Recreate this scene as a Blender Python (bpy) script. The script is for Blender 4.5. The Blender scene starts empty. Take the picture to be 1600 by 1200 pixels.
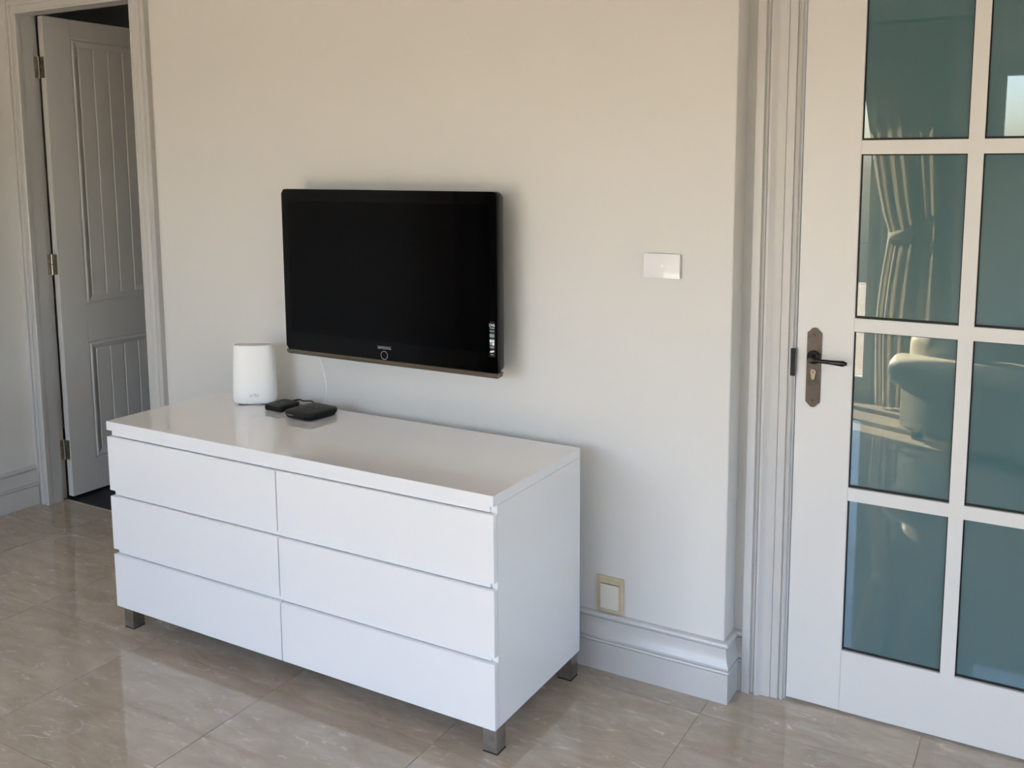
import bpy, bmesh, math, random
from mathutils import Vector, Matrix
random.seed(7)
SC = bpy.context.scene
COL = SC.collection
R = math.radians

# ------------------------------------------------------------------ camera
cam_d = bpy.data.cameras.new('camera')
cam = bpy.data.objects.new('camera', cam_d); COL.objects.link(cam); SC.camera = cam
YAW, PITCH, FPX = 0.4999, 0.1265, 1481.69
fw = Vector((-math.sin(YAW)*math.cos(PITCH), math.cos(YAW)*math.cos(PITCH), -math.sin(PITCH)))
rt = Vector((math.cos(YAW), math.sin(YAW), 0)); up = rt.cross(fw)
M = Matrix((rt, up, -fw)).transposed().to_4x4(); M.translation = Vector((2.9301, -2.6666, 1.6375))
cam.matrix_world = M
cam_d.sensor_width = 36.0; cam_d.lens = 36.0*FPX/1600.0
cam_d.shift_x = (800-869.64)/1600.0; cam_d.shift_y = (451.21-600)/1600.0
cam_d.clip_start = 0.02

# ------------------------------------------------------------------ sky, sun, exposure
SUN_EL, SUN_AZ = R(25), math.atan2(0.37, 0.93)          # azimuth = the way the light travels
world = bpy.data.worlds.new('sky'); SC.world = world; world.use_nodes = True
wn = world.node_tree.nodes; wl = world.node_tree.links; wn.clear()
sky = wn.new('ShaderNodeTexSky'); sky.sky_type = 'NISHITA'; sky.sun_disc = False
sky.sun_elevation = SUN_EL; sky.sun_rotation = R(90) + R(180) - SUN_AZ
bgn = wn.new('ShaderNodeBackground'); bgn.inputs['Strength'].default_value = 1.86
wo = wn.new('ShaderNodeOutputWorld')
sky.dust_density = 2.5; sky.ozone_density = 1.0
wb = wn.new('ShaderNodeMix'); wb.data_type = 'RGBA'; wb.blend_type = 'MULTIPLY'; wb.inputs['Factor'].default_value = 1.0
wb.inputs['B'].default_value = (0.98, 1.03, 1.22, 1)                # white balance of the camera, over the whole sky
wl.new(sky.outputs[0], wb.inputs['A']); wl.new(wb.outputs['Result'], bgn.inputs[0]); wl.new(bgn.outputs[0], wo.inputs[0])
sun_d = bpy.data.lights.new('sun', 'SUN'); sun_d.energy = 104.0; sun_d.angle = R(0.6); sun_d.color = (1.0, 0.89, 0.67)
sun = bpy.data.objects.new('sun', sun_d); COL.objects.link(sun)
sd = Vector((math.cos(SUN_AZ)*math.cos(SUN_EL), math.sin(SUN_AZ)*math.cos(SUN_EL), -math.sin(SUN_EL)))
sun.rotation_euler = sd.to_track_quat('-Z', 'Y').to_euler(); sun.location = (-3, -6, 5)
def portal(name, loc, rot, sx, sy):
    d = bpy.data.lights.new(name, 'AREA'); d.shape = 'RECTANGLE'; d.size = sx; d.size_y = sy
    d.cycles.is_portal = True
    o = bpy.data.objects.new(name, d); COL.objects.link(o); o.location = loc; o.rotation_euler = rot
portal('sky_portal', (0.55, -3.99, 1.16), (R(90), 0, 0), 2.5, 2.3)
portal('sky_portal', (3.03, -3.99, 2.01), (R(90), 0, 0), 1.34, 0.7)
portal('sky_portal', (4.79, -1.9, 1.05), (R(90), 0, R(90)), 2.2, 1.5)
SC.view_settings.view_transform = 'Standard'; SC.view_settings.look = 'None'
SC.view_settings.exposure = 0.0; SC.view_settings.gamma = 1.0; SC.view_settings.use_curve_mapping = False
SC.cycles.max_bounces = 14; SC.cycles.diffuse_bounces = 8; SC.cycles.glossy_bounces = 6
SC.cycles.transparent_max_bounces = 16; SC.cycles.sample_clamp_indirect = 8.0
SC.cycles.use_denoising = True

# ------------------------------------------------------------------ materials
def mat(name, col, rough=0.5, metal=0.0, spec=0.5, coat=0.0, bump=0.0, bscale=200.0, var=0.0, vscale=3.0, col2=None, coatr=0.03):
    m = bpy.data.materials.new(name); m.use_nodes = True
    nt = m.node_tree; b = nt.nodes['Principled BSDF']
    b.inputs['Base Color'].default_value = (*col, 1); b.inputs['Roughness'].default_value = rough
    b.inputs['Metallic'].default_value = metal; b.inputs['Specular IOR Level'].default_value = spec
    b.inputs['Coat Weight'].default_value = coat; b.inputs['Coat Roughness'].default_value = coatr
    tc = nt.nodes.new('ShaderNodeTexCoord')
    if var:
        n = nt.nodes.new('ShaderNodeTexNoise'); n.inputs['Scale'].default_value = vscale; n.inputs['Detail'].default_value = 5
        nt.links.new(tc.outputs['Object'], n.inputs['Vector'])
        r = nt.nodes.new('ShaderNodeValToRGB'); c2 = col2 or tuple(c*(1-var) for c in col)
        r.color_ramp.elements[0].position = 0.3; r.color_ramp.elements[1].position = 0.7
        r.color_ramp.elements[0].color = (*c2, 1); r.color_ramp.elements[1].color = (*col, 1)
        nt.links.new(n.outputs['Fac'], r.inputs['Fac']); nt.links.new(r.outputs[0], b.inputs['Base Color'])
    if bump:
        n = nt.nodes.new('ShaderNodeTexNoise'); n.inputs['Scale'].default_value = bscale; n.inputs['Detail'].default_value = 3
        nt.links.new(tc.outputs['Object'], n.inputs['Vector'])
        bp = nt.nodes.new('ShaderNodeBump'); bp.inputs['Strength'].default_value = bump; bp.inputs['Distance'].default_value = 0.002
        nt.links.new(n.outputs['Fac'], bp.inputs['Height']); nt.links.new(bp.outputs[0], b.inputs['Normal'])
    return m

def glass_mat():
    m = bpy.data.materials.new('clear_glass'); m.use_nodes = True
    nt = m.node_tree; nt.nodes.clear()
    t = nt.nodes.new('ShaderNodeBsdfTransparent'); t.inputs[0].default_value = (0.93, 0.95, 0.95, 1)
    g = nt.nodes.new('ShaderNodeBsdfGlossy'); g.inputs['Roughness'].default_value = 0.0
    lw = nt.nodes.new('ShaderNodeLayerWeight'); lw.inputs['Blend'].default_value = 0.5      # facing, the same from both sides
    p5 = nt.nodes.new('ShaderNodeMath'); p5.operation = 'POWER'; p5.inputs[1].default_value = 5.0
    f = nt.nodes.new('ShaderNodeMath'); f.operation = 'MULTIPLY_ADD'; f.inputs[1].default_value = 0.96; f.inputs[2].default_value = 0.04
    nt.links.new(lw.outputs['Facing'], p5.inputs[0]); nt.links.new(p5.outputs[0], f.inputs[0])
    x = nt.nodes.new('ShaderNodeMixShader'); o = nt.nodes.new('ShaderNodeOutputMaterial')
    nt.links.new(f.outputs[0], x.inputs[0]); nt.links.new(t.outputs[0], x.inputs[1]); nt.links.new(g.outputs[0], x.inputs[2])
    nt.links.new(x.outputs[0], o.inputs[0]); return m

def cloth_mat(name, col):
    m = bpy.data.materials.new(name); m.use_nodes = True
    nt = m.node_tree; nt.nodes.clear()
    d = nt.nodes.new('ShaderNodeBsdfDiffuse'); d.inputs[0].default_value = (*col, 1)
    t = nt.nodes.new('ShaderNodeBsdfTranslucent'); t.inputs[0].default_value = (*col, 1)
    x = nt.nodes.new('ShaderNodeMixShader'); x.inputs[0].default_value = 0.48
    o = nt.nodes.new('ShaderNodeOutputMaterial')
    w = nt.nodes.new('ShaderNodeTexNoise'); w.inputs['Scale'].default_value = 350
    tc = nt.nodes.new('ShaderNodeTexCoord'); nt.links.new(tc.outputs['Object'], w.inputs['Vector'])
    bp = nt.nodes.new('ShaderNodeBump'); bp.inputs['Strength'].default_value = 0.2; bp.inputs['Distance'].default_value = 0.001
    nt.links.new(w.outputs['Fac'], bp.inputs['Height']); nt.links.new(bp.outputs[0], d.inputs['Normal'])
    nt.links.new(d.outputs[0], x.inputs[1]); nt.links.new(t.outputs[0], x.inputs[2]); nt.links.new(x.outputs[0], o.inputs[0])
    return m

def marble_mat():
    m = bpy.data.materials.new('polished_marble_tile'); m.use_nodes = True
    nt = m.node_tree; N = nt.nodes; L = nt.links; b = N['Principled BSDF']
    tc = N.new('ShaderNodeTexCoord'); oi = N.new('ShaderNodeObjectInfo')
    mul = N.new('ShaderNodeMath'); mul.operation = 'MULTIPLY'; mul.inputs[1].default_value = 57.0
    L.new(oi.outputs['Random'], mul.inputs[0])
    cmb = N.new('ShaderNodeCombineXYZ'); L.new(mul.outputs[0], cmb.inputs[0]); L.new(mul.outputs[0], cmb.inputs[1]); L.new(mul.outputs[0], cmb.inputs[2])
    add = N.new('ShaderNodeVectorMath'); add.operation = 'ADD'
    L.new(tc.outputs['Object'], add.inputs[0]); L.new(cmb.outputs[0], add.inputs[1])
    mp = N.new('ShaderNodeMapping'); mp.inputs['Rotation'].default_value = (0, 0, R(-24)); mp.inputs['Scale'].default_value = (1.0, 3.0, 1.0)
    L.new(add.outputs[0], mp.inputs[0])
    # soft clouds of brown and grey
    n1 = N.new('ShaderNodeTexNoise'); n1.inputs['Scale'].default_value = 5.5; n1.inputs['Detail'].default_value = 9; n1.inputs['Roughness'].default_value = 0.66; n1.inputs['Distortion'].default_value = 0.6
    L.new(mp.outputs[0], n1.inputs['Vector'])
    r1 = N.new('ShaderNodeValToRGB'); e = r1.color_ramp.elements
    e[0].position = 0.25; e[0].color = (0.335, 0.265, 0.196, 1); e[1].position = 0.78; e[1].color = (0.500, 0.434, 0.350, 1)
    L.new(n1.outputs['Fac'], r1.inputs['Fac'])
    # flecks
    n3 = N.new('ShaderNodeTexNoise'); n3.inputs['Scale'].default_value = 16; n3.inputs['Detail'].default_value = 4; n3.inputs['Distortion'].default_value = 0.3
    L.new(mp.outputs[0], n3.inputs['Vector'])
    r3 = N.new('ShaderNodeValToRGB'); e = r3.color_ramp.elements
    e[0].position = 0.62; e[0].color = (0, 0, 0, 1); e[1].position = 0.74; e[1].color = (0.35, 0.35, 0.35, 1)
    L.new(n3.outputs['Fac'], r3.inputs['Fac'])
    # thin veins: zero crossings of a distorted noise
    def vein(scale, dist, width, off):
        n = N.new('ShaderNodeTexNoise'); n.inputs['Scale'].default_value = scale; n.inputs['Detail'].default_value = 4
        n.inputs['Distortion'].default_value = dist
        o2 = N.new('ShaderNodeVectorMath'); o2.operation = 'ADD'; o2.inputs[1].default_value = (off, off*1.7, 0)
        L.new(mp.outputs[0], o2.inputs[0]); L.new(o2.outputs[0], n.inputs['Vector'])
        s = N.new('ShaderNodeMath'); s.operation = 'SUBTRACT'; s.inputs[1].default_value = 0.5; L.new(n.outputs['Fac'], s.inputs[0])
        a = N.new('ShaderNodeMath'); a.operation = 'ABSOLUTE'; L.new(s.outputs[0], a.inputs[0])
        mr = N.new('ShaderNodeMapRange'); mr.inputs['From Min'].default_value = 0; mr.inputs['From Max'].default_value = width
        mr.inputs['To Min'].default_value = 1; mr.inputs['To Max'].default_value = 0; L.new(a.outputs[0], mr.inputs[0])
        # broken along its length
        k = N.new('ShaderNodeTexNoise'); k.inputs['Scale'].default_value = scale*2.2; L.new(o2.outputs[0], k.inputs['Vector'])
        kr = N.new('ShaderNodeMapRange'); kr.inputs['From Min'].default_value = 0.5; kr.inputs['From Max'].default_value = 0.68; L.new(k.outputs['Fac'], kr.inputs[0])
        mm = N.new('ShaderNodeMath'); mm.operation = 'MULTIPLY'; L.new(mr.outputs[0], mm.inputs[0]); L.new(kr.outputs[0], mm.inputs[1])
        return mm
    v1 = vein(1.3, 0.4, 0.006, 3.0); v2 = vein(4.2, 0.5, 0.012, 9.0)
    mx = N.new('ShaderNodeMath'); mx.operation = 'MAXIMUM'; L.new(v1.outputs[0], mx.inputs[0]); L.new(v2.outputs[0], mx.inputs[1])
    mx2 = N.new('ShaderNodeMath'); mx2.operation = 'MAXIMUM'; L.new(mx.outputs[0], mx2.inputs[0]); L.new(r3.outputs[0], mx2.inputs[1])
    sc = N.new('ShaderNodeMath'); sc.operation = 'MULTIPLY'; sc.inputs[1].default_value = 0.6; L.new(mx2.outputs[0], sc.inputs[0])
    mix = N.new('ShaderNodeMix'); mix.data_type = 'RGBA'; mix.inputs['B'].default_value = (0.74, 0.70, 0.64, 1)
    L.new(sc.outputs[0], mix.inputs['Factor']); L.new(r1.outputs[0], mix.inputs['A'])
    hs = N.new('ShaderNodeHueSaturation'); vr = N.new('ShaderNodeMapRange'); vr.inputs['To Min'].default_value = 0.92; vr.inputs['To Max'].default_value = 1.08
    L.new(oi.outputs['Random'], vr.inputs[0]); L.new(vr.outputs[0], hs.inputs['Value']); L.new(mix.outputs['Result'], hs.inputs['Color'])
    L.new(hs.outputs[0], b.inputs['Base Color'])
    b.inputs['Roughness'].default_value = 0.04; b.inputs['Specular IOR Level'].default_value = 0.95
    return m

MW = mat('painted_wall', (0.68, 0.672, 0.645), 0.55, bump=0.06, bscale=260)
MCEIL = mat('ceiling_paint', (0.75, 0.74, 0.72), 0.8, bump=0.05)
MTRIM = mat('white_gloss_trim', (0.55, 0.545, 0.53), 0.30, bump=0.03, bscale=90)
MDOOR = mat('white_satin_door', (0.69, 0.685, 0.665), 0.38, bump=0.03, bscale=120)
MTILE = marble_mat()
MGROUT = mat('grout', (0.42, 0.38, 0.32), 0.8, bump=0.1)
MHALLF = mat('dark_slate_floor', (0.012, 0.012, 0.012), 0.5, var=0.4, vscale=14, bump=0.1)
MLACQ = mat('white_high_gloss_lacquer', (0.85, 0.845, 0.84), 0.045, spec=0.7, coat=0.5, coatr=0.015, var=0.012, vscale=2.0)
MSTEEL = mat('brushed_steel', (0.42, 0.40, 0.37), 0.28, metal=1.0, var=0.25, vscale=40)
MRUB = mat('black_rubber', (0.01, 0.01, 0.01), 0.7, bump=0.05)
MPIANO = mat('piano_black', (0.0012, 0.0012, 0.0012), 0.04, spec=0.14, bump=0.005, bscale=8)
MSCREEN = mat('screen_glass', (0.0012, 0.0012, 0.0014), 0.06, spec=0.08, bump=0.003, bscale=8)
MBRONZE = mat('smoked_bronze_acrylic', (0.075, 0.058, 0.038), 0.22, coat=0.3, bump=0.02, bscale=20)
MDKPL = mat('dark_plastic', (0.012, 0.011, 0.010), 0.30, bump=0.05, bscale=400)
MBLKPL = mat('satin_black_plastic', (0.008, 0.008, 0.0076), 0.42, spec=0.22, bump=0.08, bscale=600)
MSILV = mat('silver_print', (0.55, 0.55, 0.55), 0.3, metal=0.6, bump=0.01)
MWPL = mat('white_plastic', (0.88, 0.88, 0.87), 0.35, bump=0.02, bscale=500)
MGREYL = mat('pale_grey_print', (0.42, 0.42, 0.43), 0.5, bump=0.01)
MCREAM = mat('yellowed_plastic', (0.64, 0.53, 0.36), 0.4, var=0.12, vscale=30, bump=0.03)
MIVORY = mat('ivory_plastic', (0.68, 0.65, 0.56), 0.35, bump=0.02)
MSWGL = mat('white_glass_plate', (0.80, 0.81, 0.83), 0.05, coat=0.5, bump=0.004, bscale=10)
MANT = mat('aged_bronze', (0.105, 0.088, 0.070), 0.40, metal=0.7, var=0.45, vscale=35, bump=0.08, bscale=90)
MANTD = mat('dark_bronze', (0.045, 0.042, 0.038), 0.30, metal=0.9, var=0.3, vscale=60)
MBRASS = mat('dull_brass', (0.27, 0.23, 0.165), 0.38, metal=1.0, var=0.2, vscale=80)
MHINGE = mat('nickel_hinge', (0.42, 0.37, 0.30), 0.35, metal=1.0, var=0.3, vscale=60)
MSHINY = mat('bright_nickel', (0.75, 0.72, 0.66), 0.15, metal=1.0, bump=0.01)
MTEAL = mat('teal_backed_glass', (0.074, 0.152, 0.168), 0.0, spec=1.3, var=0.08, vscale=2.0)
MBLACK = mat('black_seal', (0.004, 0.004, 0.004), 0.6, bump=0.05)
MGLASS = glass_mat()
MCURT = cloth_mat('linen_curtain', (0.56, 0.50, 0.42))
MLEATH = mat('cream_leather', (0.58, 0.50, 0.38), 0.42, var=0.12, vscale=9, bump=0.5, bscale=14)
MDECK = mat('weathered_decking', (0.42, 0.33, 0.25), 0.8, var=0.3, vscale=6, bump=0.2)
MHEDGE = mat('leafy_green', (0.05, 0.09, 0.03), 0.7, var=0.5, vscale=12)
MSTICK_B = mat('sticker_blue', (0.16, 0.30, 0.40), 0.3, var=0.1, vscale=80)
MSTICK_W = mat('sticker_white', (0.75, 0.78, 0.80), 0.3, bump=0.01)
MSTICK_K = mat('sticker_black', (0.006, 0.006, 0.006), 0.25, bump=0.01)
MWOODF = mat('dark_wood_foot', (0.06, 0.035, 0.02), 0.4, var=0.3, vscale=20)
MTAN = mat('tan_cable', (0.36, 0.29, 0.20), 0.5, bump=0.02)

# ------------------------------------------------------------------ helpers
def link(name, me, m, parent=None, smooth=0):
    if m is not None and not me.materials: me.materials.append(m)
    if smooth:
        me.shade_smooth(); me.set_sharp_from_angle(angle=R(smooth))
    o = bpy.data.objects.new(name, me); COL.objects.link(o)
    if parent is not None: o.parent = parent
    return o
def bm_mesh(name, bm):
    bmesh.ops.recalc_face_normals(bm, faces=bm.faces)
    me = bpy.data.meshes.new(name); bm.to_mesh(me); bm.free(); return me
def add_box(bm, a, b):
    vs = [bm.verts.new((x, y, z)) for x in (a[0], b[0]) for y in (a[1], b[1]) for z in (a[2], b[2])]
    for f in ((0,1,3,2),(4,6,7,5),(0,4,5,1),(2,3,7,6),(0,2,6,4),(1,5,7,3)): bm.faces.new([vs[i] for i in f])
    return vs
def boxes(name, lst, m, parent=None, bev=0.0, seg=2):
    bm = bmesh.new()
    for a, b in lst: add_box(bm, a, b)
    if bev: bmesh.ops.bevel(bm, geom=bm.edges[:], offset=bev, segments=seg, affect='EDGES', clamp_overlap=True)
    return link(name, bm_mesh(name, bm), m, parent, 40 if bev else 0)
def box(name, a, b, m, parent=None, bev=0.0, seg=2): return boxes(name, [(a, b)], m, parent, bev, seg)
def sweep(name, path, prof, place, m, parent=None, closed=False, smooth=25, clampf=None):
    n = len(path); P = [Vector(p) for p in path]; vs = []; faces = []
    def nrm(a, b): d = (b-a).normalized(); return Vector((d.y, -d.x))
    k = len(prof)
    for i in range(n):
        if closed: n1 = nrm(P[i-1], P[i]); n2 = nrm(P[i], P[(i+1) % n])
        else:
            n1 = nrm(P[max(i-1, 0)], P[max(i, 1)]); n2 = nrm(P[min(i, n-2)], P[min(i+1, n-1)])
        mi = (n1+n2)/(1+n1.dot(n2))
        for o, h in prof:
            q = P[i]+mi*o; w = place(q.x, q.y, h); vs.append(clampf(w) if clampf else w)
    for i in range(n if closed else n-1):
        j = (i+1) % n
        for t in range(k):
            s = (t+1) % k
            faces.append((i*k+t, i*k+s, j*k+s, j*k+t))
    if not closed: faces.append(tuple(range(k))); faces.append(tuple((n-1)*k+t for t in range(k)))
    me = bpy.data.meshes.new(name); me.from_pydata(vs, [], faces)
    bm = bmesh.new(); bm.from_mesh(me); bmesh.ops.remove_doubles(bm, verts=bm.verts, dist=1e-6); bmesh.ops.recalc_face_normals(bm, faces=bm.faces); bm.to_mesh(me); bm.free()
    return link(name, me, m, parent, smooth)
def prism(name, outline, d0, d1, axis, m, parent=None, bev=0.0, seg=2, smooth=35):
    """outline: (a,b) pairs; axis 'y': a->x, b->z ; 'z': a->x, b->y ; 'x': a->y, b->z"""
    f = {'y': lambda a, b, d: (a, d, b), 'z': lambda a, b, d: (a, b, d), 'x': lambda a, b, d: (d, a, b)}[axis]
    bm = bmesh.new()
    A = [bm.verts.new(f(a, b, d0)) for a, b in outline]; B = [bm.verts.new(f(a, b, d1)) for a, b in outline]
    n = len(A); fa = bm.faces.new(A); fb = bm.faces.new(B[::-1])
    for i in range(n): bm.faces.new((A[i], B[i], B[(i+1) % n], A[(i+1) % n]))
    if bev: bmesh.ops.bevel(bm, geom=list(fa.edges)+list(fb.edges), offset=bev, segments=seg, affect='EDGES', clamp_overlap=True)
    return link(name, bm_mesh(name, bm), m, parent, smooth)
def rrect(x0, x1, y0, y1, r, n=6):
    out = []
    for cx, cy, a0 in ((x1-r, y1-r, 0), (x0+r, y1-r, 90), (x0+r, y0+r, 180), (x1-r, y0+r, 270)):
        for i in range(n+1):
            a = R(a0+90*i/n); out.append((cx+r*math.cos(a), cy+r*math.sin(a)))
    return out
def circle(cx, cy, r, n=24): return [(cx+r*math.cos(2*math.pi*i/n), cy+r*math.sin(2*math.pi*i/n)) for i in range(n)]
def tube(name, pts, rad, m, parent=None, n=10, smooth_path=True):
    P = [Vector(p) for p in pts]
    rads = rad if isinstance(rad, (list, tuple)) else [rad]*len(P)
    if smooth_path and len(P) > 2:
        Q = []; RR = []
        for i in range(len(P)-1):
            p0 = P[max(i-1, 0)]; p1 = P[i]; p2 = P[i+1]; p3 = P[min(i+2, len(P)-1)]
            for t in [j/8 for j in range(8)]:
                Q.append(0.5*((2*p1)+(p2-p0)*t+(2*p0-5*p1+4*p2-p3)*t*t+(3*p1-p0-3*p2+p3)*t**3)); RR.append(rads[i]*(1-t)+rads[i+1]*t)
        Q.append(P[-1]); RR.append(rads[-1]); P, rads = Q, RR
    vs = []; fs = []; ref = Vector((0.3, 0.2, 1)).normalized()
    for i, p in enumerate(P):
        d = (P[min(i+1, len(P)-1)]-P[max(i-1, 0)]).normalized()
        a = d.cross(ref)
        if a.length < 1e-4: a = d.cross(Vector((1, 0, 0)))
        a.normalize(); b = d.cross(a)
        for k in range(n): vs.append(p+(a*math.cos(2*math.pi*k/n)+b*math.sin(2*math.pi*k/n))*rads[i])
    for i in range(len(P)-1):
        for k in range(n): fs.append((i*n+k, i*n+(k+1) % n, (i+1)*n+(k+1) % n, (i+1)*n+k))
    fs.append(tuple(range(n))); fs.append(tuple((len(P)-1)*n+k for k in range(n)))
    me = bpy.data.meshes.new(name); me.from_pydata(vs, [], fs)
    bm = bmesh.new(); bm.from_mesh(me); bmesh.ops.recalc_face_normals(bm, faces=bm.faces); bm.to_mesh(me); bm.free()
    return link(name, me, m, parent, 50)
def text_mesh(name, s, size, depth=0.0, spacing=1.0):
    cu = bpy.data.curves.new(name, 'FONT'); cu.body = s; cu.size = size; cu.extrude = depth; cu.space_character = spacing
    cu.align_x = 'CENTER'; cu.align_y = 'CENTER'; cu.resolution_u = 4
    o = bpy.data.objects.new(name, cu); COL.objects.link(o)
    dg = bpy.context.evaluated_depsgraph_get()
    me = bpy.data.meshes.new_from_object(o.evaluated_get(dg)); bpy.data.objects.remove(o); bpy.data.curves.remove(cu)
    me.materials.clear(); return me
def thing(name, label, cat, loc=(0, 0, 0), rotz=0.0, group=None):
    o = bpy.data.objects.new(name, None); COL.objects.link(o); o.location = loc; o.rotation_euler = (0, 0, rotz)
    o.empty_display_size = 0.05
    o['label'] = label; o['category'] = cat
    if group: o['group'] = group
    return o
def tag(o, label, cat, group=None):
    o['label'] = label; o['category'] = cat
    if group: o['group'] = group
    return o
def struct(o, label=None, cat=None):
    o['kind'] = 'structure'
    if label: o['label'] = label
    if cat: o['category'] = cat
    return o
def sroot(name, label, cat): 
    o = bpy.data.objects.new(name, None); COL.objects.link(o); return struct(o, label, cat)

# ------------------------------------------------------------------ the room shell
XL, XR, YB, ZC = -1.475, 4.70, -3.90, 2.72
WX0, WX1 = -0.40, 2.0608                        # ends of the projecting wall
RL, RR_ = 0.085, 0.098                          # wall faces of the two recesses
D1 = (-1.39, -0.607, 2.339)                     # opening of the panelled door
D2 = (2.2273, 3.148, 2.302)                     # opening of the glazed door
struct(box('wall_back', (WX0, 0, 0), (WX1, 0.26, ZC), MW, bev=0.002), 'cream painted wall the television hangs on', 'wall')
struct(boxes('wall_recess_left', [((XL-0.12, RL, D1[2]+0.03), (WX0, 0.142, ZC)), ((XL-0.12, RL, 0), (D1[0]-0.032, 0.142, D1[2]+0.03)), ((D1[1]+0.032, RL, 0), (WX0, 0.142, D1[2]+0.03))], MW), 'set back wall around the panelled door', 'wall')
struct(boxes('wall_recess_right', [((WX1, RR_, D2[2]+0.012), (XR, 0.25, ZC)), ((WX1, RR_, 0), (D2[0]-0.012, 0.25, D2[2]+0.012)), ((D2[1]+0.012, RR_, 0), (XR, 0.25, D2[2]+0.012))], MW), 'set back wall around the glazed door', 'wall')
struct(box('wall_left', (XL-0.12, YB-0.2, 0), (XL, RL, ZC), MW), 'cream painted side wall left of the panelled door', 'wall')
W1 = (-0.70, 1.80, 0.0, 2.30); W2 = (2.36, 3.70, 1.66, 2.36); W3 = (-3.00, -0.80, 0.30, 1.80)
struct(boxes('wall_rear', [((XL, YB-0.2, 0), (W1[0], YB, ZC)), ((W1[0], YB-0.2, W1[3]), (W1[1], YB, ZC)), ((W1[1], YB-0.2, 0), (W2[0], YB, ZC)),
    ((W2[0], YB-0.2, 0), (W2[1], YB, W2[2])), ((W2[0], YB-0.2, W2[3]), (W2[1], YB, ZC)), ((W2[1], YB-0.2, 0), (XR+0.2, YB, ZC))], MW), 'cream painted window wall behind the armchair', 'wall')
struct(boxes('wall_right', [((XR, YB, 0), (XR+0.2, W3[0], ZC)), ((XR, W3[1], 0), (XR+0.2, RR_+0.15, ZC)), ((XR, W3[0], 0), (XR+0.2, W3[1], W3[2])), ((XR, W3[0], W3[3]), (XR+0.2, W3[1], ZC))], MW), 'cream painted wall right of the glazed door', 'wall')
struct(box('ceiling', (XL-0.12, YB-0.2, ZC), (XR+0.2, 0.26, ZC+0.1), MCEIL), 'plain white ceiling', 'ceiling')

# floor: grout bed with one object for each tile
fl = struct(box('floor', (XL-0.12, YB-0.2, -0.06), (XR+0.2, 0.162, -0.0015), MGROUT), 'polished brown grey marble tile floor', 'floor')
xs = [-1.636, -1.028, -0.420, 0.188, 0.796, 1.404, 2.024, 2.630, 3.238, 3.846, 4.454, 5.062]
ys = [-4.2, -3.600, -3.005, -2.405, -1.805, -1.205, -0.618, -0.103, 0.162]
cache = {}
for i in range(len(xs)-1):
    for j in range(len(ys)-1):
        x0, x1 = max(xs[i], XL-0.05), min(xs[i+1], XR+0.1); y0, y1 = max(ys[j], YB-0.1), ys[j+1]
        if x1-x0 < 0.02: continue
        k = (round(x1-x0, 3), round(y1-y0, 3))
        if k not in cache:
            bm = bmesh.new(); hx, hy = k[0]/2-0.0011, k[1]/2-0.0011
            add_box(bm, (-hx, -hy, -0.010), (hx, hy, 0.0)); cache[k] = bm_mesh('tile', bm); cache[k].materials.append(MTILE)
        o = link('tile', cache[k], None, fl); o.location = ((x0+x1)/2, (y0+y1)/2, 0)
# hall behind the panelled door
struct(box('floor_hall', (-2.6, 0.1625, -0.06), (0.6, 3.2, -0.001), MHALLF), 'dark slate floor beyond the panelled door', 'floor')
struct(box('trim_1', (D1[0]-0.02, 0.155, -0.001), (D1[1]+0.02, 0.166, 0.0015), MGROUT), 'thin threshold strip under the panelled door', 'trim')
struct(box('ceiling_hall', (-2.6, 0.142, 2.55), (0.6, 3.2, 2.65), MCEIL), 'shaded ceiling of the hall', 'ceiling')
struct(box('wall_hall_far', (-2.6, 3.2, -0.05), (0.6, 3.3, 2.65), MW), 'far wall of the dark hall', 'wall')
struct(boxes('wall_hall_near', [((-2.6, 0.142, -0.05), (XL-0.119, 0.26, 2.65)), ((WX0-0.001, 0.142, -0.05), (0.6, 0.26, 2.65))][:1]+[((WX1-1.5, 0.26, -0.05), (0.7, 0.30, 2.65))], MW), 'near wall of the dark hall', 'wall')
struct(boxes('wall_hall_side', [((0.6, 0.26, -0.05), (0.7, 3.3, 2.65)), ((-2.7, 0.142, -0.05), (-2.6, 3.3, 2.65))], MW), 'side walls of the dark hall', 'wall')

# skirting boards
SK = [(0, 0), (.020, 0), (.020, .0945), (.0178, .0955), (.0178, .0968), (.0228, .0980), (.0250, .102), (.0230, .106), (.0180, .1075), (.0180, .1090), (.0212, .1105), (.0218, .117), (.0185, .125), (.0145, .135), (.0115, .147), (.0100, .160), (.0092, .1720), (.0065, .1735), (.0065, .1750), (.0130, .1765), (.0160, .1795), (.0178, .1850), (.0156, .1900), (.0115, .1932), (.006, .1945), (0, .1945)]
flat = lambda u, v, h: (u, v, h)
struct(sweep('baseboard_back', [(WX0, RL), (WX0, 0), (WX1, 0), (WX1, RR_), (2.0939, RR_)], SK, flat, MTRIM), 'moulded white skirting board under the light switch', 'baseboard')
struct(sweep('baseboard_left', [(XL, YB), (XL, 0.061)], SK, flat, MTRIM), 'moulded white skirting board on the left side wall', 'baseboard')
struct(sweep('baseboard_rear', [(W2[0]-0.4, YB), (W1[1]+0.03, YB)], [(o, h) for o, h in SK], flat, MTRIM), 'white skirting board beneath the curtain', 'baseboard')
struct(sweep('baseboard_right', [(XR, RR_), (XR, YB), (W2[0]-0.4, YB)], SK, flat, MTRIM), 'white skirting board on the right hand wall', 'baseboard')

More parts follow.
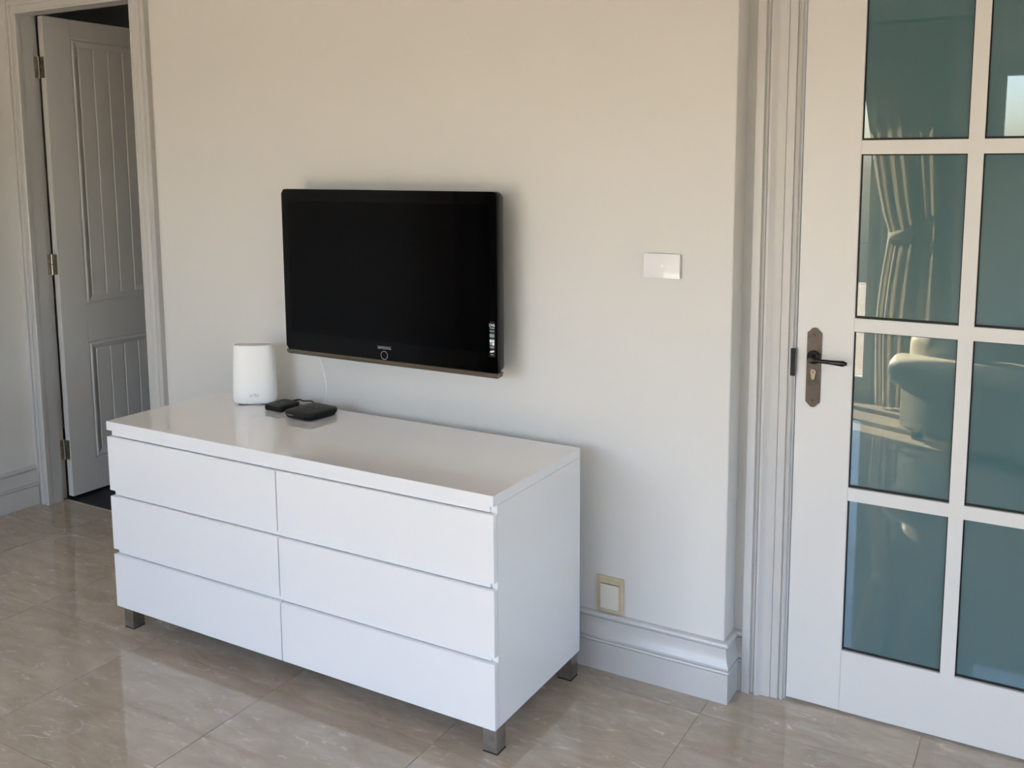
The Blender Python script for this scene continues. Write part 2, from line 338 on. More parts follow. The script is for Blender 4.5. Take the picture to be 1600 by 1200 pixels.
# door casings; o is the distance outward from the opening, h the depth in front of the wall
def casing(name, x0, x1, zt, prof, ywall, label, clampf=None):
    pl = lambda u, v, h: (u, ywall-h, v)
    # walk up the left side, across and down the right so that the right hand normal points inward -> use -o
    return struct(sweep(name, [(x0, 0), (x0, zt), (x1, zt), (x1, 0)], [(-o, h) for o, h in prof], pl, MTRIM, clampf=clampf), label, 'trim')
P1 = [(0, -0.002), (0, .020), (.004, .024), (.009, .024), (.012, .0205), (.034, .0185), (.037, .0175), (.038, .0225), (.045, .0245), (.056, .0225), (.062, .019), (.0655, .0135), (.0675, .0135), (.0685, .0215), (.074, .0235), (.093, .0235), (.095, .021), (.095, -0.002)]
casing('trim_2', D1[0], D1[1], D1[2], P1, RL, 'cream moulded casing around the panelled door', clampf=lambda w: (max(w[0], XL+0.0005), w[1], w[2]))
P2 = [(.0005, -.03), (.0005, -.006), (.0045, -.0045), (.0058, .000), (.0075, .0065), (.0110, .0090), (.0145, .0065), (.0155, .0005), (.0195, .0005), (.0215, .0070), (.0430, .0085), (.0437, .0062), (.0450, .0062), (.0455, .0095), (.0560, .0115), (.0680, .0110), (.0750, .0135), (.0810, .0190), (.0860, .0225), (.0910, .0225), (.0920, .0130), (.0955, .0140), (.0975, .0170), (.0990, .0140), (.1055, .0125), (.1068, .0145), (.1075, .0235), (.1085, .0245), (.1320, .0245), (.1334, .0230), (.1334, -.002)]
casing('trim_3', D2[0], D2[1], D2[2], P2, RR_, 'white fluted casing around the glazed door')

# ------------------------------------------------------------------ panelled door standing open
d1 = sroot('door_1', 'open panelled door with tongue and groove boards', 'door')
jx0, jx1, jz = D1
boxes('frame', [((jx0-0.032, RL, 0), (jx0, 0.142, jz+0.03)), ((jx1, RL, 0), (jx1+0.032, 0.142, jz+0.03)), ((jx0, RL, jz), (jx1, 0.142, jz+0.03)),
                ((jx0-0.062, 0.142, 0), (jx0-0.030, 0.181, jz+0.06)), ((jx1+0.030, 0.142, 0), (jx1+0.062, 0.181, jz+0.06)), ((jx0-0.030, 0.142, jz+0.022), (jx1+0.030, 0.181, jz+0.06))], MTRIM, d1)
LX, LY0, LY1, LZ0, LZ1 = -1.373, 0.184, 0.980, 0.012, 2.346
LB = LX-0.036
box('core', (LB+0.006, LY0+0.02, LZ0+0.02), (LX-0.011, LY1-0.02, LZ1-0.02), MDOOR, d1)
for a, b in ((LY0, 0.318), (0.846, LY1)): box('stile', (LB, a, LZ0), (LX, b, LZ1), MDOOR, d1, bev=0.0012)
for a, b in ((LZ0, 0.172), (0.775, 0.962), (2.261, LZ1)): box('rail', (LB, 0.3185, a), (LX, 0.8455, b), MDOOR, d1, bev=0.0004)
MP = [(0, -.012), (0, .0005), (.004, -.0035), (.010, -.0045), (.013, .0015), (.019, .0025), (.028, -.0015), (.038, -.006), (.043, -.008), (.043, -.012)]
pl = lambda u, v, h: (LX+h, u, v)
for z0, z1 in ((0.172, 0.775), (0.962, 2.261)):
    sweep('panel_moulding', [(0.318, z0), (0.318, z1), (0.846, z1), (0.846, z0)], MP, pl, MDOOR, d1, closed=True)
    yb = [0.361, 0.440, 0.522, 0.605, 0.688, 0.803]; yb = [0.361, 0.4405, 0.5225, 0.606, 0.690, 0.803]
    for a, b in zip(yb, yb[1:]):
        g = 0.0045
        out = [(a, LX-0.0112), (a, LX-0.0105), (a+g, LX-0.006), (b-g, LX-0.006), (b, LX-0.0105), (b, LX-0.0112)]
        bm = bmesh.new(); A = [bm.verts.new((x, y, z0+0.041)) for y, x in out]; B = [bm.verts.new((x, y, z1-0.041)) for y, x in out]
        bm.faces.new(A); bm.faces.new(B[::-1])
        for t in range(6): bm.faces.new((A[t], B[t], B[(t+1) % 6], A[(t+1) % 6]))
        link('plank', bm_mesh('plank', bm), MDOOR, d1)
for zc in (2.110, 1.1745, 0.249):
    h = box('hinge', (jx0-0.0305, 0.1435, zc-0.049), (jx0-0.0285, 0.1755, zc+0.049), MHINGE, d1)
    box('hinge_leaf', (LB+0.001, LY0-0.0018, zc-0.049), (LX-0.005, LY0+0.0004, zc+0.049), MHINGE, h)
    for zz in (zc+0.001, zc-0.051): prism('knuckle', circle(LB-0.006, 0.1795, 0.0047, 16), zz, zz+0.049, 'z', MSHINY, h)
    for s, xx in enumerate((0.152, 0.164)):
        for zz in (-0.036, -0.013, 0.013, 0.036):
            prism('screw', circle(xx+(0.003 if zz > 0 else -0.001), zc+zz, 0.0028, 10), jx0-0.0286, jx0-0.0276, 'x', MSHINY, h) if (s == 0) == (abs(zz) > 0.02) else None
    for zz in (-0.034, -0.008, 0.02, 0.038): prism('screw', circle(LB+0.016+(0.006 if abs(zz) > .03 else 0), zc+zz, 0.0026, 10), LY0-0.0026, LY0-0.0016, 'y', MSHINY, h)

# ------------------------------------------------------------------ glazed door
d2 = sroot('door_2', 'white glazed door with teal glass panes and bronze lever', 'door')
YD, TD = 0.104, 0.042
c0, c1, c2, c3 = 2.3918, 2.6684, 2.7072, 2.9838
rows = [(0.2002, 0.6668), (0.7059, 1.1714), (1.2098, 1.6763), (1.7148, 2.1810)]
for a, b in ((D2[0]+0.0022, c0), (c3, D2[1]-0.0022)): box('stile', (a, YD, 0.008), (b, YD+TD, D2[2]-0.002), MDOOR, d2, bev=0.0012)
for a, b in ((0.008, rows[0][0]), (rows[3][1], D2[2]-0.002)): box('rail', (c0, YD, a), (c3, YD+TD, b), MDOOR, d2)
for (a0, a1), (b0, b1) in zip(rows, rows[1:]): 
    for q0, q1 in ((c0, c1), (c2, c3)): box('glazing_bar', (q0, YD+0.0002, a1), (q1, YD+TD-0.0002, b0), MDOOR, d2)
box('mullion', (c1, YD, rows[0][0]), (c2, YD+TD, rows[3][1]), MDOOR, d2)
for q0, q1 in ((c0, c1), (c2, c3)):
    for z0, z1 in rows:
        p = box('pane', (q0+0.0005, YD+0.012, z0+0.0005), (q1-0.0005, YD+0.018, z1-0.0005), MTEAL, d2)
        t = 0.0035
        boxes('seal', [((q0, YD+0.0095, z0), (q0+t, YD+0.012, z1)), ((q1-t, YD+0.0095, z0), (q1, YD+0.012, z1)), ((q0+t, YD+0.0095, z0), (q1-t, YD+0.012, z0+t*1.8)), ((q0+t, YD+0.0095, z1-t), (q1-t, YD+0.012, z1))], MBLACK, p)
# lever handle on its long plate
hx, hz = 2.2808, 1.0555
def plate_outline(w, h):
    half = []
    y = h/2
    pts = [(w/2, y-0.0180), (w/2+0.0002, y-0.0148), (w/2-0.0030, y-0.0140), (w/2-0.0058, y-0.0120), (w/2-0.0078, y-0.0085), (w/2-0.0105, y-0.0045), (w/2-0.0145, y-0.0014), (w/2-0.018, y-0.0003), (0.0, y)]
    up_ = pts + [(-a, b) for a, b in pts[-2::-1]]
    return up_ + [(-a, -b) for a, b in up_]
po = [(hx+a, hz+b) for a, b in plate_outline(0.042, 0.238)]
hp = prism('handle_plate', po, YD-0.0045, YD, 'y', MANT, d2, bev=0.0012)
hp['label'] = 'aged bronze long plate with lever and keyhole'
for zz in (1.1545, 0.9565): 
    prism('screw', circle(hx, zz, 0.0032, 14), YD-0.0056, YD-0.0044, 'y', MANTD, hp)
lz = 1.0865; ly = YD-0.0045
bm = bmesh.new()
def lathe(bm, cx, cy0, cz, prof, n=24):   # axis along -y
    ring = []
    for d, r in prof: ring.append([bm.verts.new((cx+r*math.cos(2*math.pi*k/n), cy0-d, cz+r*math.sin(2*math.pi*k/n))) for k in range(n)])
    for a, b in zip(ring, ring[1:]):
        for k in range(n): bm.faces.new((a[k], a[(k+1) % n], b[(k+1) % n], b[k]))
    bm.faces.new(ring[0]); bm.faces.new(ring[-1][::-1])
lathe(bm, hx, ly, lz, [(0, .0205), (.003, .0205), (.005, .019), (.006, .0165), (.009, .0165), (.010, .0135), (.014, .0105), (.020, .0092), (.034, .0088), (.040, .0098), (.045, .0098), (.048, .007)])
link('handle_rose', bm_mesh('handle_rose', bm), MANTD, hp, 35)
tube('lever', [(hx, ly-0.040, lz), (hx+0.012, ly-0.0415, lz-0.0015), (hx+0.022, ly-0.042, lz-0.002), (hx+0.026, ly-0.042, lz-0.002), (hx+0.030, ly-0.042, lz-0.002), (hx+0.060, ly-0.042, lz-0.0025), (hx+0.088, ly-0.042, lz-0.003), (hx+0.094, ly-0.042, lz-0.003), (hx+0.099, ly-0.042, lz-0.003), (hx+0.1035, ly-0.042, lz-0.003)],
     [.0085, .0075, .0058, .0052, .0060, .0066, .0088, .0086, .0052, .0046], MANTD, hp, n=18)
ky = 1.039
ko = [(hx+0.0085*math.cos(R(a)), ky+0.004+0.0085*math.sin(R(a))) for a in range(-35, 216, 12)] + [(hx-0.005, ky-0.016), (hx-0.003, ky-0.019), (hx, ky-0.0198), (hx+0.003, ky-0.019), (hx+0.005, ky-0.016)]
prism('keyhole_surround', [(hx+(a-hx)*1.22+0.001, ky+(b-ky)*1.12-0.0005) for a, b in ko], YD-0.0050, YD-0.0042, 'y', MANTD, hp)
kc = prism('lock_cylinder', ko, YD-0.0085, YD-0.004, 'y', MBRASS, hp, bev=0.0006)
prism('keyway', [(hx-0.001, ky), (hx+0.001, ky), (hx+0.0013, ky+0.0065), (hx+0.0003, ky+0.008), (hx-0.0013, ky+0.0065)], YD-0.0090, YD-0.0084, 'y', MBLACK, kc)
box('strike_plate', (D2[0]-0.0125, RR_-0.0095, 1.0265), (D2[0]+0.0015, RR_-0.004, 1.1095), MBLACK, d2, bev=0.0006)

# ------------------------------------------------------------------ windows behind the camera
def window(name, label, pos, w, z0, z1, rotz, leaves, sill):
    """local x along the wall, -y outside"""
    o = sroot(name, label, 'window'); o.location = pos; o.rotation_euler = (0, 0, rotz)
    t, dp = 0.055, 0.09
    boxes('window_frame', [((-w/2, -dp, z0), (-w/2+t, 0, z1)), ((w/2-t, -dp, z0), (w/2, 0, z1)), ((-w/2+t, -dp, z1-t), (w/2-t, 0, z1)), ((-w/2+t, -dp, z0), (w/2-t, 0, z0+(t if sill else 0.02)))], MTRIM, o, bev=0.002)
    lw = (w-2*t)/leaves; b = z0+(t if sill else 0.022); s = 0.075; br = s if sill else 0.14
    for i in range(leaves):
        a = -w/2+t+i*lw+0.002; c = a+lw-0.004; top = z1-t-0.002
        sh = boxes('sash', [((a, -0.07, b), (a+s, -0.02, top)), ((c-s, -0.07, b), (c, -0.02, top)), ((a+s, -0.07, b), (c-s, -0.02, b+br)), ((a+s, -0.07, top-s), (c-s, -0.02, top))], MTRIM, o, bev=0.003)
        box('pane', (a+s, -0.048, b+br), (c-s, -0.042, top-s), MGLASS, sh)
        if not sill:
            box('handle', (c-s*0.6, -0.02, 1.02), (c-s*0.25, -0.012, 1.2), MSHINY, sh, bev=0.002)
            tube('lever', [(c-s*0.42, -0.012, 1.12), (c-s*0.42, 0.03, 1.12), (c-s*0.42-0.02, 0.04, 1.12), (c-s*0.42-0.10, 0.04, 1.118)], 0.007, MSHINY, sh)
    return o
window('window_1', 'white glazed garden doors behind the camera', ((W1[0]+W1[1])/2, YB-0.03, 0), W1[1]-W1[0], W1[2], W1[3], 0, 3, False)
window('window_2', 'white window above the armchair', ((W2[0]+W2[1])/2, YB-0.03, 0), W2[1]-W2[0], W2[2], W2[3], 0, 2, True)
window('window_3', 'wide white window in the right hand wall', (XR+0.03, (W3[0]+W3[1])/2, 0), W3[1]-W3[0], W3[2], W3[3], R(90), 2, True)

# ------------------------------------------------------------------ white chest of drawers
YF, YK, W = -0.5875, -0.0756, 1.60
zt, ztt, zb = 0.7606, 0.7294, 0.0817
dr = thing('chest_of_drawers', 'long white high gloss chest of six drawers on short steel legs', 'dresser', (W/2, (YF+YK)/2, 0))
def dl(p): return (p[0]-W/2, p[1]-(YF+YK)/2, p[2])
def dbox(n, a, b, m, parent=dr, bev=0.0, seg=2): return box(n, dl(a), dl(b), m, parent, bev, seg)
FT = 0.0186
dbox('top_panel', (0, YF, ztt), (W, YK, zt), MLACQ, bev=0.0010)
for x0 in (0.0, W-0.02): dbox('side_panel', (x0, YF+FT+0.0014, zb), (x0+0.02, YK, ztt-0.0004), MLACQ, bev=0.0006)
dbox('back_panel', (0.02, YK-0.012, zb), (W-0.02, YK-0.004, ztt-0.0004), MLACQ)
dbox('base_panel', (0.02, YF+FT+0.0014, zb), (W-0.02, YK-0.012, zb+0.018), MLACQ)
dbox('centre_panel', (W/2-0.01, YF+FT+0.008, zb+0.018), (W/2+0.01, YK-0.012, ztt-0.0004), MLACQ)
dz = [(0.5119, 0.7056), (0.2961, 0.4902), (zb, 0.2762)]
for z0, z1 in ((0.7056, ztt-0.0004), (0.4902, 0.5119), (0.2762, 0.2961)):
    dbox('rail', (0.0201, YF+0.0135, z0+0.0022), (W-0.0201, YF+FT+0.020, z1), MLACQ, bev=0.0006)
for z0, z1 in dz:
    for x0, x1 in ((0.0, W/2-0.0018), (W/2+0.0018, W)):
        f = dbox('drawer', (x0, YF, z0), (x1, YF+FT, z1), MLACQ, bev=0.0009)
for x0, y0 in ((0.016, -0.572), (1.549, -0.572), (0.016, -0.129), (1.549, -0.129)):
    lg = dbox('leg', (x0, y0, 0.003), (x0+0.047, y0+0.046, zb), MSTEEL, bev=0.0012)
    dbox('foot_pad', (x0-0.0006, y0-0.0006, 0.0), (x0+0.0476, y0+0.0466, 0.003), MRUB, lg)

# ------------------------------------------------------------------ television
TX0, TX1, TZ0, TZ1, TY = 0.397, 1.319, 0.9745, 1.563, -0.113
tvx = (TX0+TX1)/2
tv = thing('television', 'black flat screen television mounted on the cream wall', 'television', (tvx, 0, 0))
s = lambda pts: [(a-tvx, b) for a, b in pts]
def tv_outline(e=0.0, r=0.014): return s(rrect(TX0-e, TX1+e, TZ0-e*0.4, TZ1+e*0.3, r))
prism('bezel', tv_outline(), TY, TY+0.012, 'y', MPIANO, tv, bev=0.0035, seg=3)
# side body, widening a little backwards, then the rear housing
bm = bmesh.new(); secs = [(TY+0.011, -0.001, 0.014), (TY+0.014, 0.0010, 0.016), (TY+0.026, 0.0020, 0.020), (TY+0.038, 0.000, 0.024), (TY+0.048, -0.014, 0.03)]
rings = [[bm.verts.new((a, y, b)) for a, b in tv_outline(e, r)] for y, e, r in secs]
for a, b in zip(rings, rings[1:]):
    for k in range(len(a)): bm.faces.new((a[k], a[(k+1) % len(a)], b[(k+1) % len(a)], b[k]))
bm.faces.new(rings[0]); bm.faces.new(rings[-1])
link('body', bm_mesh('body', bm), MDKPL, tv, 35)
prism('rear_housing', s(rrect(TX0+0.06, TX1-0.06, TZ0+0.05, TZ1-0.06, 0.03)), TY+0.048, -0.030, 'y', MDKPL, tv, bev=0.008)
for z_ in (1.10, 1.38): box('wall_bracket', (-0.2, -0.030, z_), (0.2, -0.0005, z_+0.03), MANTD, tv)
prism('screen', s(rrect(TX0+0.029, TX1-0.029, 1.0415, 1.5215, 0.003)), TY-0.0006, TY+0.002, 'y', MSCREEN, tv)
# bronze lower lip, rounded forward
lip = [(0.006, 0.0), (-0.0005, -0.0005), (-0.0020, -0.003), (-0.0022, -0.009), (0.0005, -0.0150), (0.006, -0.0185), (0.036, -0.015), (0.036, 0.0)]
bm = bmesh.new(); x0, x1 = TX0-tvx+0.003, TX1-tvx-0.001
A = [bm.verts.new((x0+(0.004 if h < -0.01 else 0), TY+d, TZ0+h+0.0015)) for d, h in lip]; B = [bm.verts.new((x1-(0.004 if h < -0.01 else 0), TY+d, TZ0+h+0.0015)) for d, h in lip]
bm.faces.new(A); bm.faces.new(B[::-1])
for t in range(len(lip)): bm.faces.new((A[t], B[t], B[(t+1) % len(lip)], A[(t+1) % len(lip)]))
o = link('lower_lip', bm_mesh('lower_lip', bm), MBRONZE, tv, 50); o['label'] = 'smoked bronze strip along the bottom edge'
me = text_mesh('maker_name', 'SAMSUNG', 0.0148, 0.0001, 1.12); o = link('maker_name', me, MSILV, tv)
o.rotation_euler = (R(90), 0, 0); o.location = (0.855-tvx, TY-0.0004, 1.0190); o.scale = (0.80, 1, 1)
def ring(name, cx, cz, r0, r1, y0, y1, m, parent, n=32):
    bm = bmesh.new(); L4 = []
    for rr, yy in ((r0, y1), (r1, y1), (r1, y0), (r0, y0)): L4.append([bm.verts.new((cx+rr*math.cos(2*math.pi*k/n), yy, cz+rr*math.sin(2*math.pi*k/n))) for k in range(n)])
    for q in range(4):
        a, b = L4[q], L4[(q+1) % 4]
        for k in range(n): bm.faces.new((a[k], a[(k+1) % n], b[(k+1) % n], b[k]))
    return link(name, bm_mesh(name, bm), m, parent)
ring('power_ring', 0.8545-tvx, 0.9930, 0.0134, 0.0150, TY-0.0008, TY+0.001, MSHINY, tv)
st = box('sticker', (1.2865-tvx, TY-0.0004, 1.030), (1.3085-tvx, TY, 1.146), MSTICK_K, tv)
sx = 1.2975-tvx; yy = TY-0.0007
me = text_mesh('sticker_print', 'DVB', 0.0125, 0.0001, 0.86); o = link('sticker_print', me, MSTICK_W, st); o.rotation_euler = (R(90), 0, 0); o.location = (sx, yy, 1.1335)
box('sticker_print', (sx-0.009, yy, 1.1235), (sx+0.009, yy+0.0003, 1.1262), MGREYL, st)
me = text_mesh('sticker_print', 'HDMI', 0.0078, 0.0001, 0.9); o = link('sticker_print', me, MGREYL, st); o.rotation_euler = (R(90), 0, 0); o.location = (sx, yy, 1.1145)
box('sticker_print', (sx-0.0088, yy, 1.0945), (sx+0.0088, yy+0.0003, 1.1055), MSTICK_B, st)
for dx_, z_, m_ in ((-0.0047, 1.0825, MSTICK_W), (0.0047, 1.0825, MSTICK_W), (-0.0047, 1.0725, MSTICK_B), (0.0047, 1.0725, MSTICK_W)):
    box('sticker_print', (sx+dx_-0.004, yy, z_-0.0044), (sx+dx_+0.004, yy+0.0003, z_+0.0044), m_, st)
for z_ in (1.0635, 1.060): box('sticker_print', (sx-0.008, yy, z_-0.0008), (sx+0.008, yy+0.0003, z_+0.0008), MGREYL, st)
prism('sticker_print', [(sx+0.0085*math.cos(R(a))*1.0-0.0, 1.0475+0.0032*math.sin(R(a))+0.0016*math.cos(R(a))) for a in range(0, 360, 20)], yy, yy+0.0003, 'y', MSTICK_W, st)
box('sticker_print', (sx-0.005, yy, 1.037), (sx+0.005, yy+0.0003, 1.0385), MGREYL, st)
for i in range(6): box('control_button', (TX1+0.0005-tvx, TY+0.018, 1.135-i*0.0235), (TX1+0.0036-tvx, TY+0.026, 1.152-i*0.0235), MDKPL, tv, bev=0.0015)

# ------------------------------------------------------------------ things on the dresser
RX, RY = 0.2665, -0.150
rot = R(-56+90)
rt_ = thing('wifi_router', 'tall white rounded router standing at the left of the dresser top', 'router', (RX, RY, zt), rot)
def sup(a, b, n=2.6, k=48):
    out = []
    for i in range(k):
        t = 2*math.pi*i/k; c, q = math.cos(t), math.sin(t)
        out.append((a*abs(c)**(2/n)*(1 if c >= 0 else -1), b*abs(q)**(2/n)*(1 if q >= 0 else -1)))
    return out
def loft(name, secs, m, parent, smooth=40, cap=True):
    bm = bmesh.new(); rings = [[bm.verts.new((x, y, z)) for x, y in sup(a, b)] for z, a, b in secs]
    for p, q in zip(rings, rings[1:]):
        for k in range(len(p)): bm.faces.new((p[k], p[(k+1) % len(p)], q[(k+1) % len(p)], q[k]))
    if cap: bm.faces.new(rings[0][::-1]); bm.faces.new(rings[-1])
    return link(name, bm_mesh(name, bm), m, parent, smooth)
H = 0.226
def ra(z): # half width, half depth of the router body
    t = z/H; return 0.0805-0.0095*max(0, (t-0.25)/0.75)**1.3, 0.041-0.0035*t
rsec = [(0.004, 0.064, 0.027), (0.005, 0.070, 0.033), (0.010, 0.0755, 0.037), (0.018, 0.0785, 0.0395), (0.030, *ra(0.03))] + [(z, *ra(z)) for z in (0.05, 0.08, 0.11, 0.14, 0.17, 0.20, 0.218, 0.2235)] + [(0.2252, 0.0702, 0.0367), (0.2258, 0.0690, 0.0355), (0.2240, 0.0682, 0.0347), (0.2205, 0.0680, 0.0345)]
loft('body', rsec, MWPL, rt_)
loft('top_cap', [(0.2195, 0.0668, 0.0333), (0.2228, 0.0668, 0.0333), (0.2236, 0.0655, 0.0320)], mat('router_cap', (0.62, 0.61, 0.58), 0.4, bump=0.02), rt_)
loft('cap_gap', [(0.2188, 0.0679, 0.0344), (0.2206, 0.0679, 0.0344)], MBLACK, rt_)
for q in (-0.040, 0.040): box('foot', (q-0.018, -0.022, 0), (q+0.018, 0.022, 0.0045), MRUB, rt_, bev=0.001)
me = text_mesh('logo', 'orbi', 0.021, 0.0, 0.95)
for v in me.vertices:
    x, z = v.co.x*1.05+0.003, v.co.y+0.0395
    a, b = ra(z); v.co = Vector((x, -b*(1-abs(x/a)**2.6)**(1/2.6)-0.0004, z))
link('logo', me, MGREYL, rt_)
def setbox(name, label, cx, cy, w, d, h, r, rz, foot):
    o = thing(name, label, 'media box', (cx, cy, zt), rz)
    bm = bmesh.new(); secs = [(0.0015, 0.004), (0.003, 0.0015), (0.006, 0.0), (h-0.004, 0.0), (h-0.0015, 0.0008), (h, 0.004), (h+0.0006, 0.02)]
    if foot: secs = [(0.0015, 0.010), (0.004, 0.006), (0.010, 0.0015), (0.014, 0.0), (h-0.004, 0.0), (h-0.0015, 0.0010), (h, 0.005), (h+0.0008, 0.03)]
    rings = [[bm.verts.new((a, b, z)) for a, b in rrect(-w/2+e, w/2-e, -d/2+e, d/2-e, max(r-e, 0.006), 8)] for z, e in secs]
    for p, q in zip(rings, rings[1:]):
        for k in range(len(p)): bm.faces.new((p[k], p[(k+1) % len(p)], q[(k+1) % len(p)], q[k]))
    bm.faces.new(rings[0][::-1]); bm.faces.new(rings[-1])
    link('case', bm_mesh('case', bm), MBLKPL, o, 35)
    box('rubber_foot', (-w/2+0.02, -d/2+0.02, 0), (w/2-0.02, d/2-0.02, 0.0016), MRUB, o)
    return o
sb = setbox('streaming_box', 'small square black streaming box beside the white router', 0.4150, -0.1640, 0.090, 0.100, 0.0225, 0.015, R(-3), False)
prism('logo', rrect(-0.010, 0.010, -0.006, 0.006, 0.005, 5), 0.0230, 0.0233, 'z', mat('logo_grey', (0.06, 0.06, 0.06), 0.25, bump=0.01), sb)
bb = setbox('set_top_box', 'larger rounded black set top box in front of the wall cord', 0.5780, -0.1865, 0.142, 0.152, 0.026, 0.034, R(-4), True)
LG = mat('logo_dark', (0.05, 0.046, 0.04), 0.22, bump=0.01)
pts = [(0.018*math.cos(R(a))-0.006, 0.018*math.sin(R(a))-0.006) for a in range(60, 360, 15)]
tube('logo', [(x, y, 0.0262) for x, y in pts]+[(0.020, 0.004, 0.0262), (0.032, 0.022, 0.0262), (0.044, 0.026, 0.0262)], [0.0012]+[0.0026]*(len(pts)-2)+[0.003, 0.0022, 0.0018, 0.0008], LG, bb, n=8)
me = text_mesh('maker_name', 'vodafone', 0.0085, 0.0, 1.0); o = link('maker_name', me, MGREYL, bb); o.rotation_euler = (R(90), 0, 0); o.location = (-0.026, -0.0765, 0.0165)
tag(tube('white_cord', [(0.470, -0.045, 0.985), (0.480, -0.030, 0.935), (0.503, -0.026, 0.838), (0.520, -0.045, 0.790), (0.529, -0.075, 0.7745), (0.534, -0.112, 0.7745)], 0.0016, MWPL), 'thin white cord hanging from the television to the set top box', 'cord')
tag(tube('black_cable', [(0.402, -0.113, 0.7715), (0.404, -0.098, 0.7745), (0.422, -0.082, 0.7775), (0.446, -0.090, 0.7775), (0.470, -0.074, 0.776), (0.496, -0.086, 0.7745), (0.516, -0.098, 0.773), (0.535, -0.112, 0.773)], 0.0028, MRUB), 'short black cable joining the two black boxes', 'cable')
tag(tube('tan_cable', [(0.428, -0.112, 0.766), (0.445, -0.092, 0.7625), (0.470, -0.098, 0.7625), (0.492, -0.092, 0.7625), (0.520, -0.105, 0.766)], 0.0019, MTAN), 'thin tan cable lying behind the two black boxes', 'cable')

# ------------------------------------------------------------------ wall plates
sw = thing('light_switch', 'white glass touch light switch beside the television', 'switch', (1.8415, 0, 1.344))
prism('plate', rrect(-0.0585, 0.0585, -0.0365, 0.0365, 0.0015, 3), -0.0125, -0.0045, 'y', MSWGL, sw, bev=0.0008)
box('back_box', (-0.056, -0.0045, -0.034), (0.056, 0.0, 0.034), MDKPL, sw)
prism('button', circle(-0.002, 0, 0.0052), -0.0132, -0.0124, 'y', MWPL, sw)
ring('button_ring', -0.002, 0.0, 0.0052, 0.0068, -0.0131, -0.0124, MSTEEL, sw)
ou = thing('wall_plate', 'yellowed cream wall plate with a flap just above the skirting', 'wall plate', (1.6755, 0, 0.2590))
def pframe(name, w0, h0, w1, h1, y0, y1, m, parent, zoff=0.0, bev=0.001):
    bm = bmesh.new()
    for a, b in (((-w0, y0, -h0), (-w1, y1, h0)), ((w1, y0, -h0), (w0, y1, h0)), ((-w1, y0, h1+zoff), (w1, y1, h0)), ((-w1, y0, -h0), (w1, y1, -h1+zoff))): add_box(bm, a, b)
    return link(name, bm_mesh(name, bm), m, parent)
prism('plate', rrect(-0.0475, 0.0475, -0.061, 0.061, 0.003, 3), -0.0075, 0.0, 'y', MCREAM, ou, bev=0.0015)
pframe('inner_frame', 0.0385, 0.0515, 0.0345, 0.0475, -0.0105, -0.0070, MCREAM, ou)
box('top_strip', (-0.0345, -0.0098, 0.0385), (0.0345, -0.0072, 0.0475), MCREAM, ou, bev=0.0006)
fp = box('flap', (-0.0335, -0.0120, -0.0465), (0.0335, -0.0074, 0.0360), MIVORY, ou, bev=0.0012); fp['label'] = 'pale ivory flap'
box('slot', (-0.0345, -0.0078, 0.0360), (0.0345, -0.0072, 0.0385), MBLACK, ou)

# ------------------------------------------------------------------ behind the camera: curtains, armchair, terrace
def curtain(name, label, side, cx, ztie):
    """side=+1: hangs at the right end of the window, its leading edge (left) pulled back to the right"""
    root = thing(name, label, 'curtain', (cx, YB+0.13, 0))
    nu, nv = 100, 44; vs = []; fs = []
    def lead(z):            # distance of the leading edge from the hook side, metres
        if z > ztie: t = (z-ztie)/(2.56-ztie); return 0.37+0.27*t**0.75
        t = (ztie-z)/ztie; return 0.37+0.085*math.sin(min(1.0, t*1.5)*math.pi/2)-0.03*t
    for j in range(nv+1):
        z = 0.015+(2.56-0.015)*j/nv; L_ = lead(z)
        for i in range(nu+1):
            u = i/nu                                        # 0 at the leading edge
            x = side*(0.30-L_*(1-u)+0.02*math.sin(z*1.3)*(u-0.5))
            A = 0.034*(0.65+0.35*math.sin(6*u+z))*min(1.0, 0.10+u*5.5)
            y = A*math.sin(u*48+0.9*math.sin(z*2.1+u*5))+0.018*math.sin(u*13)
            vs.append((x, y, z))
    for j in range(nv):
        for i in range(nu): fs.append((j*(nu+1)+i, j*(nu+1)+i+1, (j+1)*(nu+1)+i+1, (j+1)*(nu+1)+i))
    me = bpy.data.meshes.new('drape'); me.from_pydata(vs, [], fs); o = link('drape', me, MCURT, root, 80)
    sol = o.modifiers.new('solid', 'SOLIDIFY'); sol.thickness = 0.002
    vs = []; fs = []; n = 28
    for k in range(n+1):
        a = 2*math.pi*k/n; q = 0.5-0.5*math.cos(a)          # 0 at the leading edge, 1 at the hook
        x = side*(-0.082+0.30*q); z = ztie-0.045+0.13*q**1.3; y = 0.062*math.sin(a)
        vs += [(x, y, z-0.034), (x, y, z+0.034)]
    for k in range(n): fs.append((2*k, 2*k+2, 2*k+3, 2*k+1))
    me = bpy.data.meshes.new('tie_back'); me.from_pydata(vs, [], fs); o = link('tie_back', me, MCURT, root, 80)
    sol = o.modifiers.new('solid', 'SOLIDIFY'); sol.thickness = 0.004
    return root
curtain('curtain', 'pale linen curtain tied back beside the armchair', 1, 1.92, 1.22)
curtain('curtain', 'pale linen curtain tied back at the far end of the garden doors', -1, -0.85, 1.22)
tag(tube('curtain_rail', [(-1.25, YB+0.10, 2.59), (2.35, YB+0.10, 2.59)], 0.014, MANTD, smooth_path=False), 'bronze curtain rail above the garden doors', 'curtain rail')

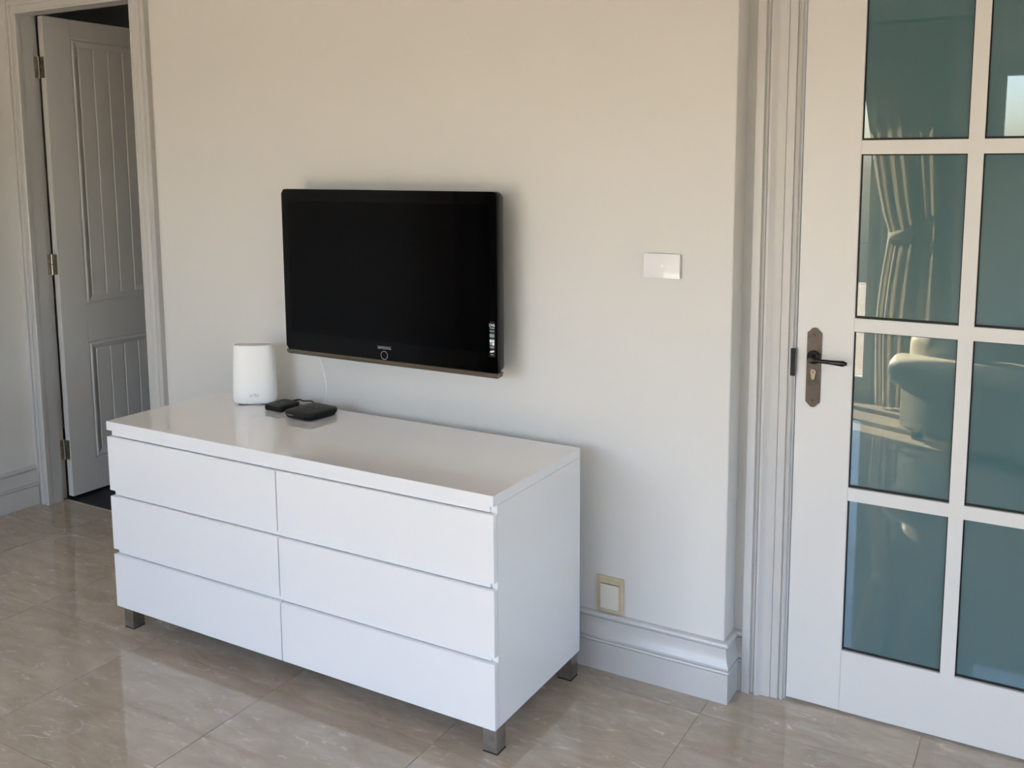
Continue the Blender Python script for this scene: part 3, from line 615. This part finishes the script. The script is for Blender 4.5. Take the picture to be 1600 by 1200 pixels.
ac = thing('armchair', 'cream leather armchair with rolled arms by the curtain', 'armchair', (2.66, -3.20, 0), R(31))
def cushion(name, a, b, bev, parent, seg=5, m=MLEATH):
    bm = bmesh.new(); bmesh.ops.create_cube(bm, size=2.0); bmesh.ops.subdivide_edges(bm, edges=bm.edges[:], cuts=11, use_grid_fill=True)
    c = [(p+q)/2 for p, q in zip(a, b)]; h = [(q-p)/2 for p, q in zip(a, b)]; e = max(2.6, min(h)/bev*3.0+1.0)
    for v in bm.verts:
        n = sum(abs(t)**e for t in v.co)**(1/e); v.co = Vector([c[k]+h[k]*v.co[k]/n*max(abs(t) for t in v.co) for k in range(3)])
    return link(name, bm_mesh(name, bm), m, parent, 80)
# local frame: the chair faces +x; near arm at +y
cushion('base', (-0.42, -0.40, 0.06), (0.42, 0.40, 0.30), 0.04, ac)
cushion('seat_cushion', (-0.26, -0.285, 0.28), (0.46, 0.285, 0.46), 0.06, ac)
cushion('backrest', (-0.47, -0.36, 0.10), (-0.26, 0.36, 0.50), 0.08, ac)
cushion('back_cushion', (-0.50, -0.10, 0.40), (-0.24, 0.36, 0.68), 0.16, ac)
for sy in (-1, 1):
    bm = bmesh.new(); y0, y1 = sorted((sy*0.29, sy*0.46)); add_box(bm, (-0.44, y0, 0.06), (0.40, y1, 0.42))
    bmesh.ops.bevel(bm, geom=bm.edges[:], offset=0.03, segments=3, affect='EDGES')
    a = link('arm', bm_mesh('arm', bm), MLEATH, ac, 40)
    tube('arm_roll', [(-0.46, sy*0.40, 0.42), (-0.455, sy*0.40, 0.42), (-0.42, sy*0.40, 0.42), (0.38, sy*0.40, 0.44), (0.43, sy*0.40, 0.44), (0.445, sy*0.40, 0.44)], [0.05, 0.08, 0.105, 0.115, 0.09, 0.05], MLEATH, a, n=24)
for sx_ in (-0.36, 0.34):
    for sy in (-0.36, 0.36): box('foot', (sx_-0.025, sy-0.025, 0), (sx_+0.025, sy+0.025, 0.065), MWOODF, ac, bev=0.004)

dk = struct(box('floor_terrace', (-9, -12, -0.16), (14, YB-0.2, -0.10), MDECK), 'weathered timber terrace outside the garden doors', 'floor')
for i in range(26):
    y1 = YB-0.205-i*0.145
    box('plank', (-4, y1-0.138, -0.10), (7, y1, -0.075), MDECK, dk)
struct(box('floor_side_yard', (XR+0.2, -12, -0.16), (14, 6, -0.11), MDECK), 'paved yard outside the right hand window', 'floor')
